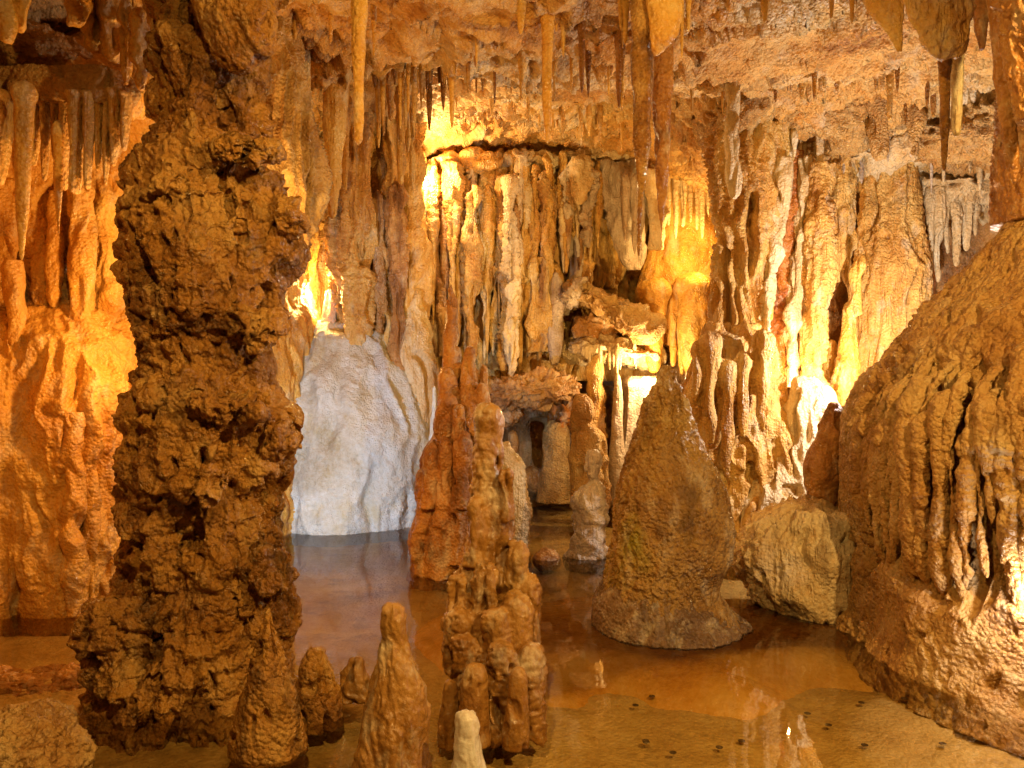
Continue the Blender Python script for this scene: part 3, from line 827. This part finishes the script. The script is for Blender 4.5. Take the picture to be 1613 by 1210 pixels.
for i, (px, y0, y1, w) in enumerate([(1053, 280, 355, 12), (1064, 278, 376, 10), (1076, 285, 358, 14), (1088, 290, 350, 10), (1098, 285, 362, 9), (1106, 290, 376, 9), (1116, 290, 340, 8)]):
    hang(px, y0, y1, w, 9.1, M_CREAM, ordinal(i, 7) + ' of the golden lit stalactites over the bright alcove', 'stalactites over the bright alcove', style='crinkle', gain=.4, blunt=.4)

# --- the alcove: roof slab, hanging legs, boulders
boulder('rock_slab', 955, 482, 9.2, 70, .55, 11, M_TAN, 'rock', rot=-.52, gain=.9, sharp=.5, label='tilted tan slab roofing the small hollow in the back wall', cat='rock')
boulder('rock_slab', 903, 462, 9.25, 30, .5, 12, M_LILAC, 'rock', rot=.9, gain=.8, sharp=.4, label='short slab propped under the left end of the tilted slab', cat='rock')
boulder('boulder', 935, 520, 9.6, 40, .4, 36, M_RUST, 'rock', gain=1.0, sharp=.2, label='brown rock inside the hollow under the tilted slab', cat='boulder')
bulge = thing('hanging_flowstone', 'smooth orange flowstone bulge with hanging legs above the cone', 'flowstone', P(1065, 545, 9.25))
form('bulge', [(250, 1040, 1150), (320, 1030, 1150), (390, 1022, 1140), (430, 1012, 1132), (455, 1006, 1130), (480, 1004, 1128), (510, 1010, 1126), (530, 1020, 1120), (545, 1035, 1105)], 9.6, M_ORANGE, 'smooth', .4, 1.8, parent=bulge)
for px, w0, y0, y1, bl in [(1031, 46, 478, 588, .3), (1094, 56, 470, 604, .3), (1060, 18, 490, 578, .4), (1018, 14, 500, 562, .3), (1074, 16, 490, 590, .3)]:
    hang(px, y0, y1, w0, 9.3 if w0 > 40 else 9.45, M_ORANGE, parent=bulge, name='leg', style='smooth', gain=1.2, blunt=bl)
boulder('rock_shelf', 965, 556, 9.5, 75, .5, 20, M_CREAM, 'rock', rot=-.08, gain=.9, label='brightly lit pale shelf above the far lamp', cat='rock')
fringe(14, 925, 1010, lambda t: 566, (9.0, 9.2), 12, 30, 4, 7, [M_CREAM], 'little lit stalactite under the pale shelf by the far lamp', 'stalactites under the pale shelf')
boulder('boulder', 836, 612, 9.1, 74, .5, 30, M_DARK, 'rock', rot=.14, gain=1.0, sharp=.2, label='brown overhanging boulder above the dark hollow', cat='boulder')
boulder('boulder', 790, 628, 9.3, 40, .4, 26, M_DARK, 'rock', rot=-.5, gain=.9, label='dark wedge of rock left of the overhanging boulder', cat='boulder')
rise(876, 662, 765, 56, 9.9, M_TAN, 'brown blunt stalagmite at the far edge of the pool', tip=.6, style='smooth')
boulder('boulder', 886, 655, 10.2, 26, .4, 34, M_RED, 'rock', rot=-.4, gain=.7, label='slanting rock behind the brown blunt stalagmite', cat='boulder')
rise(807, 678, 745, 16, 10.2, M_DARK, 'small post standing in the dark hollow', tip=.7, style='smooth')
boulder('boulder', 838, 752, 10.2, 16, .2, 16, M_DARK, 'rock', gain=.8, label='small dark stone at the water edge of the hollow', cat='boulder')
form('stalagmite', [(622, 912, 922), (630, 906, 930), (650, 902, 934), (668, 903, 932), (680, 900, 948), (700, 897, 954), (730, 899, 956), (765, 898, 958), (800, 895, 960)], 8.7, M_TAN, 'lumpy', 1, .8, label='two headed lumpy stalagmite behind the pawn shaped one', cat='stalagmite')
form('cave_column', [(560, 926, 946), (600, 928, 944), (650, 928, 946), (690, 922, 955)], 9.1, M_GOLD, 'drip', 1, .8, label='lit golden drip column behind the two headed stalagmite', cat='column')
rise(973, 588, 770, 30, 9.0, M_LILAC, 'narrow pointed lilac stalagmite left of the square one', tip=.35, style='smooth', gain=.5)
form('stalagmite', [(593, 990, 1035), (597, 984, 1044), (620, 983, 1046), (680, 978, 1050), (740, 970, 1055), (790, 962, 1060)], 9.3, M_LILAC, 'smooth', .8, .6, square=.6, label='square topped lilac stalagmite behind the cone', cat='stalagmite')
form('stalagmite', [(708, 926, 938), (713, 922, 943), (740, 920, 946), (760, 921, 946), (770, 905, 950), (782, 897, 955), (810, 898, 959), (840, 902, 959), (862, 897, 961), (885, 893, 963), (910, 893, 963)], 6.95, M_LILAC, 'popcorn', .9, 1.1, label='pale pawn shaped stalagmite standing in the pool left of the cone', cat='stalagmite')
boulder('pebble_mound', 860, 881, 6.9, 18, .12, 12, M_RUST, 'rock', gain=.45, label='small wet dark mound in the water left of the pawn stalagmite', cat='stalagmite')

# --- right hand column group
form('cave_column', [(150, 1130, 1225), (215, 1124, 1232), (260, 1124, 1238), (320, 1128, 1232), (360, 1132, 1222), (420, 1130, 1214), (480, 1124, 1208), (530, 1116, 1206), (560, 1105, 1205), (590, 1098, 1206)], 7.4, M_GOLD, 'crinkle', .8, 1.3,
     label='broad wrinkled pale column right of the blunt hanging one', cat='column')
RR = [([(250, 1226, 1246), (300, 1222, 1242), (350, 1215, 1237), (420, 1204, 1226), (500, 1194, 1214), (560, 1188, 1214), (600, 1185, 1218)], 7.2, M_CREAM, 'curved pale rib on the right flank of the broad wrinkled column'),
      ([(240, 1236, 1262), (330, 1236, 1262), (420, 1226, 1248), (500, 1218, 1238), (600, 1212, 1234)], 7.45, M_RED, 'dark red rib next to the curved pale rib'),
      ([(250, 1256, 1280), (330, 1254, 1276), (450, 1242, 1264), (540, 1236, 1256), (610, 1232, 1256)], 7.35, M_CREAM, 'narrow pale rib between two red ones'),
      ([(260, 1268, 1312), (340, 1266, 1310), (450, 1266, 1306), (540, 1266, 1300), (600, 1262, 1296), (630, 1250, 1312)], 7.3, M_GOLD, 'shaggy golden column left of the lit gap'),
      ([(240, 1312, 1334), (330, 1312, 1330), (400, 1314, 1328), (445, 1318, 1326)], 7.5, M_GOLD, 'short hanging rib over the lit gap'),
      ([(240, 1332, 1352), (330, 1330, 1348), (420, 1330, 1344), (480, 1334, 1340)], 7.7, M_GOLD, 'slim hanging rib right of the lit gap'),
      ([(250, 1362, 1440), (310, 1366, 1446), (400, 1358, 1456), (480, 1350, 1460), (540, 1345, 1448), (590, 1338, 1420), (620, 1335, 1410)], 7.75, M_GOLD, 'widest shaggy column rising behind the slope of the right mound'),
      ([(400, 1348, 1358), (440, 1342, 1356), (500, 1334, 1352), (560, 1324, 1350), (640, 1306, 1342)], 7.3, M_ORANGE, 'leaning orange post before the widest shaggy column'),
      ([(240, 1452, 1475), (330, 1452, 1472), (420, 1455, 1470), (470, 1458, 1468)], 7.9, M_RED, 'dark red rib right of the widest shaggy column')]
for rows, Y, mt, l in RR:
    form('cave_column', rows, Y, mt, 'crinkle', 1, .8, label=l, cat='column')
for i, (px, y0, y1, w) in enumerate([(1466, 330, 480, 10), (1478, 330, 445, 16), (1493, 335, 400, 12), (1506, 345, 420, 18), (1522, 350, 395, 14), (1536, 330, 372, 12)]):
    hang(px, y0, y1, w, 7.7, M_CREAM, ordinal(i, 6) + ' of the short stalactites above the slope of the right mound', 'stalactites above the right slope', style='crinkle', gain=.4, blunt=.5)
rise(1310, 535, 640, 42, 7.5, M_ORANGE, 'small orange stalagmite left of the leaning orange post', tip=.4, style='smooth')
# rock canopy the group hangs from
for px, py, Y, rx, ry, rz, mt in [(1180, 195, 7.5, 66, .5, 26, M_TAN), (1290, 180, 7.5, 100, .6, 56, M_TAN), (1410, 165, 7.4, 100, .7, 56, M_TAN), (1420, 248, 7.8, 110, .6, 26, M_CREAM), (1530, 215, 7.2, 80, .7, 50, M_TAN), (1530, 300, 7.9, 90, .5, 34, M_CREAM)]:
    boulder('ledge', px, py, Y, rx, ry, rz, mt, 'rock', gain=1.0, parent=back_wall, rot=random.uniform(-.12, .12))
fringe(48, 1240, 1560, lambda t: 222 + 6 * t, (7.2, 7.7), 14, 80, 6, 12, [M_CREAM, M_GOLD, M_LILAC], 'small pale stalactite in the fringe along the bright ledge at right', 'fringe along the right ledge')
for px, y0, y1, w, l in [(1385, 195, 250, 24, 'drooping fold at the middle of the bright right ledge'), (1440, 190, 245, 26, 'drooping fold at the right of the bright right ledge'), (1335, 120, 155, 16, 'small fold on the grey rock above the bright right ledge')]:
    hang(px, y0, y1, w, 6.9, M_TAN, l, style='drip', blunt=.3, dr=1.4, cat='drapery', name='flowstone_fold', up=70)
foot = form('flowstone_mound', [(515, 1120, 1190), (545, 1104, 1205), (590, 1090, 1222), (650, 1082, 1236), (700, 1086, 1262), (740, 1110, 1284), (790, 1126, 1300), (850, 1132, 1312), (900, 1136, 1316), (930, 1136, 1316)], 6.9, M_GOLD, 'drip', .8, 1.1,
     label='dripping golden flowstone foot under the broad wrinkled column', cat='flowstone')
drips = []
for px, w0, w1, y0, y1 in [(1118, 34, 16, 560, 700), (1098, 22, 12, 570, 650), (1146, 24, 12, 600, 760), (1172, 26, 14, 590, 690), (1200, 30, 18, 560, 680)]:
    drips.append(hang(px, y0, y1, w0, 6.45, M_GOLD, parent=foot, name='drip', style='smooth', gain=.5, blunt=.4))
fuse(foot, drips, .016, 3, 'drip', KX * 690, .5)
form('flowstone_mound', [(592, 1262, 1285), (604, 1250, 1300), (630, 1238, 1314), (670, 1232, 1318), (720, 1215, 1316), (780, 1170, 1312), (850, 1150, 1310)], 6.75, M_CREAM, 'drip', .8, .8, label='brightly lit flowstone hump right of the dripping golden foot', cat='flowstone')
form('boulder', [(795, 1240, 1310), (808, 1206, 1340), (835, 1180, 1360), (875, 1166, 1375), (915, 1168, 1385), (950, 1184, 1390), (985, 1196, 1395)], 5.4, M_CREAM, 'mound', .9, 1.3, label='rounded pale boulder at the water edge right of the cone', cat='boulder')
form('rock_post', [(635, 1308, 1322), (660, 1296, 1328), (700, 1276, 1330), (750, 1266, 1330), (790, 1272, 1325), (820, 1280, 1320)], 5.7, M_RUST, 'lumpy', 1, .7, label='brown knobbly post between the lit hump and the right mound', cat='rock')


# --- the great mound at right, its face fluted by drip curtains
MROWS = [(250, 1620, 1750), (320, 1606, 1762), (352, 1594, 1780), (385, 1572, 1800), (430, 1534, 1840), (480, 1496, 1880), (530, 1458, 1920), (575, 1420, 1960), (612, 1388, 1985), (650, 1372, 2000), (700, 1366, 2008), (780, 1364, 2010),
         (850, 1366, 2010), (900, 1374, 2010), (950, 1372, 2012), (985, 1360, 2020), (1020, 1340, 2035), (1050, 1325, 2045)]
MY, MM = 4.6, KX * 4.6


def mound_at(ang, z):
    py = np.atleast_1d(605 - (np.asarray(z, float) - EYE) / MM)
    v = catmull(py, [r[0] for r in MROWS], [((r[1] + r[2]) / 2, (r[2] - r[1]) / 2) for r in MROWS])
    return (v[:, 0] - 806.5) * MM + v[:, 1] * MM * np.cos(ang), MY + 1.28 * v[:, 1] * MM * np.sin(ang)


def mound_extra(p, n):
    z = p[:, 2]
    ang = np.degrees(np.arctan2(p[:, 1] - MY, p[:, 0] - 3.24)) % 360
    wob = fbm(p * np.array([2.2, 2.2, .9], np.float32), 2)
    mask = np.clip((z - .45 - wob * .25) / .16, 0, 1) * np.clip((1.62 + wob * .12 - z) / .2, 0, 1) * np.clip((ang - 168) / 10, 0, 1)
    q = np.stack([np.radians(ang) * 11 + wob * .5, 0 * z + 5.2, z * .45], 1)
    r = np.abs(fbm(q, 2))
    d = mask * (-.20 + .16 * (.30 - r) * 2)
    return p + n * d[:, None]


mound = thing('flowstone_mound', 'huge tan flowstone mound with drip curtains at right', 'flowstone', (3.16, 4.6, 0))
form('body', MROWS, MY, M_TAN, 'mound', 1.28, .95, 2.4, extra=mound_extra, parent=mound)
RIBS = [(171, 1.50, .95, .030), (174, 1.30, .70, .026), (177, 1.55, .62, .036), (180, 1.25, .78, .024), (182.5, 1.50, .66, .034), (186, 1.58, .50, .030), (189.5, 1.40, .60, .028), (193, 1.62, .40, .062), (198, 1.45, .62, .034), (201.5, 1.62, .45, .055),
        (206, 1.40, .85, .034), (209, 1.64, .50, .048), (213, 1.5, .9, .030), (216, 1.66, .42, .060), (221, 1.55, .7, .040), (225, 1.66, .45, .055), (230, 1.6, .5, .05), (190, 1.7, 1.25, .03), (204, 1.7, 1.2, .034), (219, 1.72, 1.3, .034), (179, 1.62, 1.2, .026)]
RIBS += [(168 + 3.1 * i, 1.62 - .25 * (i % 3) * .6, .55 + .22 * (i % 4) * .5, .020 + .006 * (i % 3)) for i in range(19)]
for ang, z0, z1, r in RIBS:
    rows = []
    ang += random.uniform(-1.5, 1.5)
    z0 += random.uniform(-.12, .08)
    z1 += random.uniform(-.25, .1)
    r *= random.uniform(.8, 1.25)
    for t, f in [(0, .5), (.08, .8), (.3, 1.0), (.6, .95), (.85, .8), (.96, .55), (1, .12)]:
        z = z0 + (z1 - z0) * t
        x, y = mound_at(math.radians(ang + 1.0 * math.sin(3 * t + ang)), z)
        k = (.09 if t < .05 else .03) + .4 * r
        cxp, cyp = x[0] + k * math.cos(math.radians(ang)) * -1, y[0] - k * math.sin(math.radians(ang))
        px = cxp / MM + 806.5
        rows.append((605 - (z - EYE) / MM, px - r * f / MM, px + r * f / MM, cyp - MY))
    form('rib', rows, MY, M_TAN, 'mound', 1.1, .6, 2.4, parent=mound)
form('cave_column', [(-160, 1590, 1790), (0, 1596, 1770), (150, 1590, 1760), (260, 1582, 1752), (350, 1578, 1764)], 4.65, M_RUST, 'bark', 1, 1.0, label='dark shaft rising from the right mound to the ceiling', cat='column')

# --- the cone
cone = thing('stalagmite', 'large brown cone shaped stalagmite standing in the pool', 'stalagmite', P(1055, 1005, 5.0))
form('body', [(576, 1047, 1053), (581, 1042, 1060), (600, 1034, 1070), (640, 1016, 1084), (700, 996, 1104), (760, 980, 1132), (800, 972, 1146), (850, 967, 1152), (880, 962, 1146), (905, 956, 1130), (930, 948, 1126), (955, 942, 1142), (980, 938, 1166), (1005, 938, 1182), (1040, 936, 1190)],
     5.0, M_CONE, 'bark', .95, .72, 2.0, parent=cone)
form('foot', [(905, 962, 1100), (930, 944, 1118), (950, 932, 1140), (980, 926, 1176), (1005, 924, 1192), (1040, 920, 1204)], 5.0, M_FOOT, 'popcorn', .97, .9, 2.0, parent=cone)

# --- back cluster
bc = thing('stalagmite_cluster', 'dark brown cluster of blunt fingers behind the smooth spire', 'stalagmite', P(712, 918, 6.55))
trunk = form('trunk', [(575, 716, 748), (600, 703, 758), (660, 694, 768), (700, 676, 772), (750, 664, 776), (800, 657, 780), (850, 650, 782), (890, 645, 782), (918, 641, 784), (960, 640, 784)], 6.55, M_RUST, 'lumpy', .9, .7, 2.6, parent=bc)
melt = []
for px, y0, y1, w, Y, t, own in [(711, 448, 640, 34, 6.6, .40, 1), (738, 545, 665, 36, 6.42, .5, 1), (761, 572, 650, 24, 6.5, .6, 1), (757, 603, 720, 30, 6.36, .6, 0), (706, 578, 690, 38, 6.38, .6, 0), (694, 642, 740, 32, 6.36, .6, 0), (722, 636, 730, 34, 6.28, .6, 1), (740, 602, 700, 30, 6.36, .6, 0),
                                (684, 692, 790, 40, 6.3, .6, 1), (730, 678, 790, 38, 6.15, .6, 1), (704, 684, 790, 36, 6.22, .7, 0), (700, 800, 900, 62, 6.22, .6, 0), (748, 650, 760, 32, 6.2, .6, 0), (675, 760, 860, 44, 6.35, .7, 0), (725, 780, 880, 50, 6.15, .7, 0), (668, 840, 920, 44, 6.3, .7, 0)]:
    o = rise(px, y0, y1, w, Y, M_RUST, parent=bc, name='finger', style='lumpy', tip=t, gain=.5, down=10)
    if not own:
        melt.append(o)
fuse(trunk, melt, .014, 3, 'lumpy', KX * 655, .55)
form('stalagmite', [(700, 786, 798), (708, 781, 808), (728, 779, 822), (760, 780, 833), (820, 786, 836), (860, 790, 834), (900, 788, 836)], 7.0, M_CREAM, 'dome', .9, 1.5, label='pale cream stalagmite half hidden behind the smooth spire', cat='stalagmite')

# --- smooth spire in front
sp = thing('stalagmite', 'tall glossy amber spire with knobs at front centre', 'stalagmite', P(776, 1130, 3.85))
shaft = form('shaft', [(640, 764, 772), (643, 757, 780), (652, 752, 785), (690, 750, 786), (740, 745, 790), (790, 739, 800), (840, 735, 805), (890, 727, 812), (925, 710, 822), (955, 706, 832), (990, 704, 838), (1030, 712, 838), (1080, 714, 836), (1130, 704, 846), (1180, 696, 854)],
             3.85, M_WET, 'lumpy', .9, .5, 2.6, parent=sp)
melt = []
for px, y0, y1, w, Y, t in [(797, 738, 800, 26, 3.78, .8), (814, 846, 940, 38, 3.76, .7), (834, 906, 1000, 36, 3.74, .75), (830, 960, 1060, 44, 3.68, .75), (718, 905, 970, 34, 3.74, .75), (784, 955, 1050, 56, 3.58, .75), (728, 960, 1040, 50, 3.66, .8), (766, 880, 980, 60, 3.7, .6), (752, 780, 870, 40, 3.78, .6), (789, 1012, 1135, 62, 3.48, .7), (832, 1018, 1145, 54, 3.52, .75), (812, 930, 1060, 60, 3.62, .7), (735, 1000, 1100, 60, 3.6, .7), (760, 1040, 1140, 80, 3.56, .7)]:
    melt.append(rise(px, y0, y1, w, Y, M_WET, parent=sp, name='knob', style='smooth', tip=t, gain=.4, down=20))
fuse(shaft, melt, .0075, 7, 'gnarl', KX * 385, 1.0)
for px, y0, y1, w, Y, t in [(745, 1046, 1140, 54, 3.36, .62), (812, 1050, 1145, 40, 3.36, .62), (706, 1070, 1145, 34, 3.44, .7)]:
    rise(px, y0, y1, w, Y, M_WET, parent=sp, name='stub', style='lumpy', tip=t, gain=.5, down=30, lean=4)
form('stalagmite', [(953, 612, 626), (957, 605, 633), (966, 603, 638), (1000, 602, 641), (1040, 593, 651), (1080, 583, 663), (1120, 576, 670), (1170, 570, 674), (1210, 562, 682), (1260, 552, 692)], 3.12, M_WET, 'smooth', 1, 1.7, 2.2,
     label='glossy bottle shaped stalagmite left of the spire foot', cat='stalagmite')
form('stalagmite', [(1119, 729, 741), (1124, 722, 748), (1135, 717, 753), (1160, 715, 756), (1190, 714, 757), (1215, 708, 762), (1250, 700, 768)], 2.98, M_TIP, 'smooth', 1, 1.2, 2.2, label='small white stalagmite at the bottom edge before the spire', cat='stalagmite')

# --- coins on the pool bed
for px, py in [(969, 1043), (916, 1086), (1001, 1138), (1027, 1124), (1155, 1088), (1153, 1016), (1182, 1012), (1230, 1074), (1281, 1054), (1383, 1077), (1445, 1115), (1424, 1129), (1357, 1134), (1272, 1148), (1168, 1187), (1133, 1197), (1060, 1207), (1017, 1191), (1018, 1193), (1485, 1198), (1580, 1190), (1305, 1165), (1362, 1195)]:
    Y = (EYE + .2) / ((py - 605) * KX)
    x = (px - 806.5) * KX * Y
    z0 = float(bed_z(np.array(x), np.array(Y))) + .022
    n = 20
    a = np.linspace(0, 2 * math.pi, n, endpoint=False)
    r = .016
    ring = lambda rr, zz: np.stack([x + rr * np.cos(a), Y + rr * np.sin(a), np.full(n, zz)], 1)
    co = np.concatenate([ring(r, z0), ring(r, z0 + .0025), ring(r * .84, z0 + .0025), ring(r * .8, z0 + .0018), [[x, Y, z0 + .0018]]])
    j = np.arange(n)
    k = (j + 1) % n
    q = np.concatenate([np.stack([i * n + j, i * n + k, (i + 1) * n + k, (i + 1) * n + j], 1) for i in range(3)])
    t3 = np.stack([3 * n + j, 3 * n + k, np.full(n, 4 * n)], 1)
    tag(mesh_object('coin', co, q, t3, M_COIN, origin=(x, Y, z0)), 'small dark coin lying on the bed of the pool', 'coin', 'coins in the pool')
print('TRIS', TRIS[0])
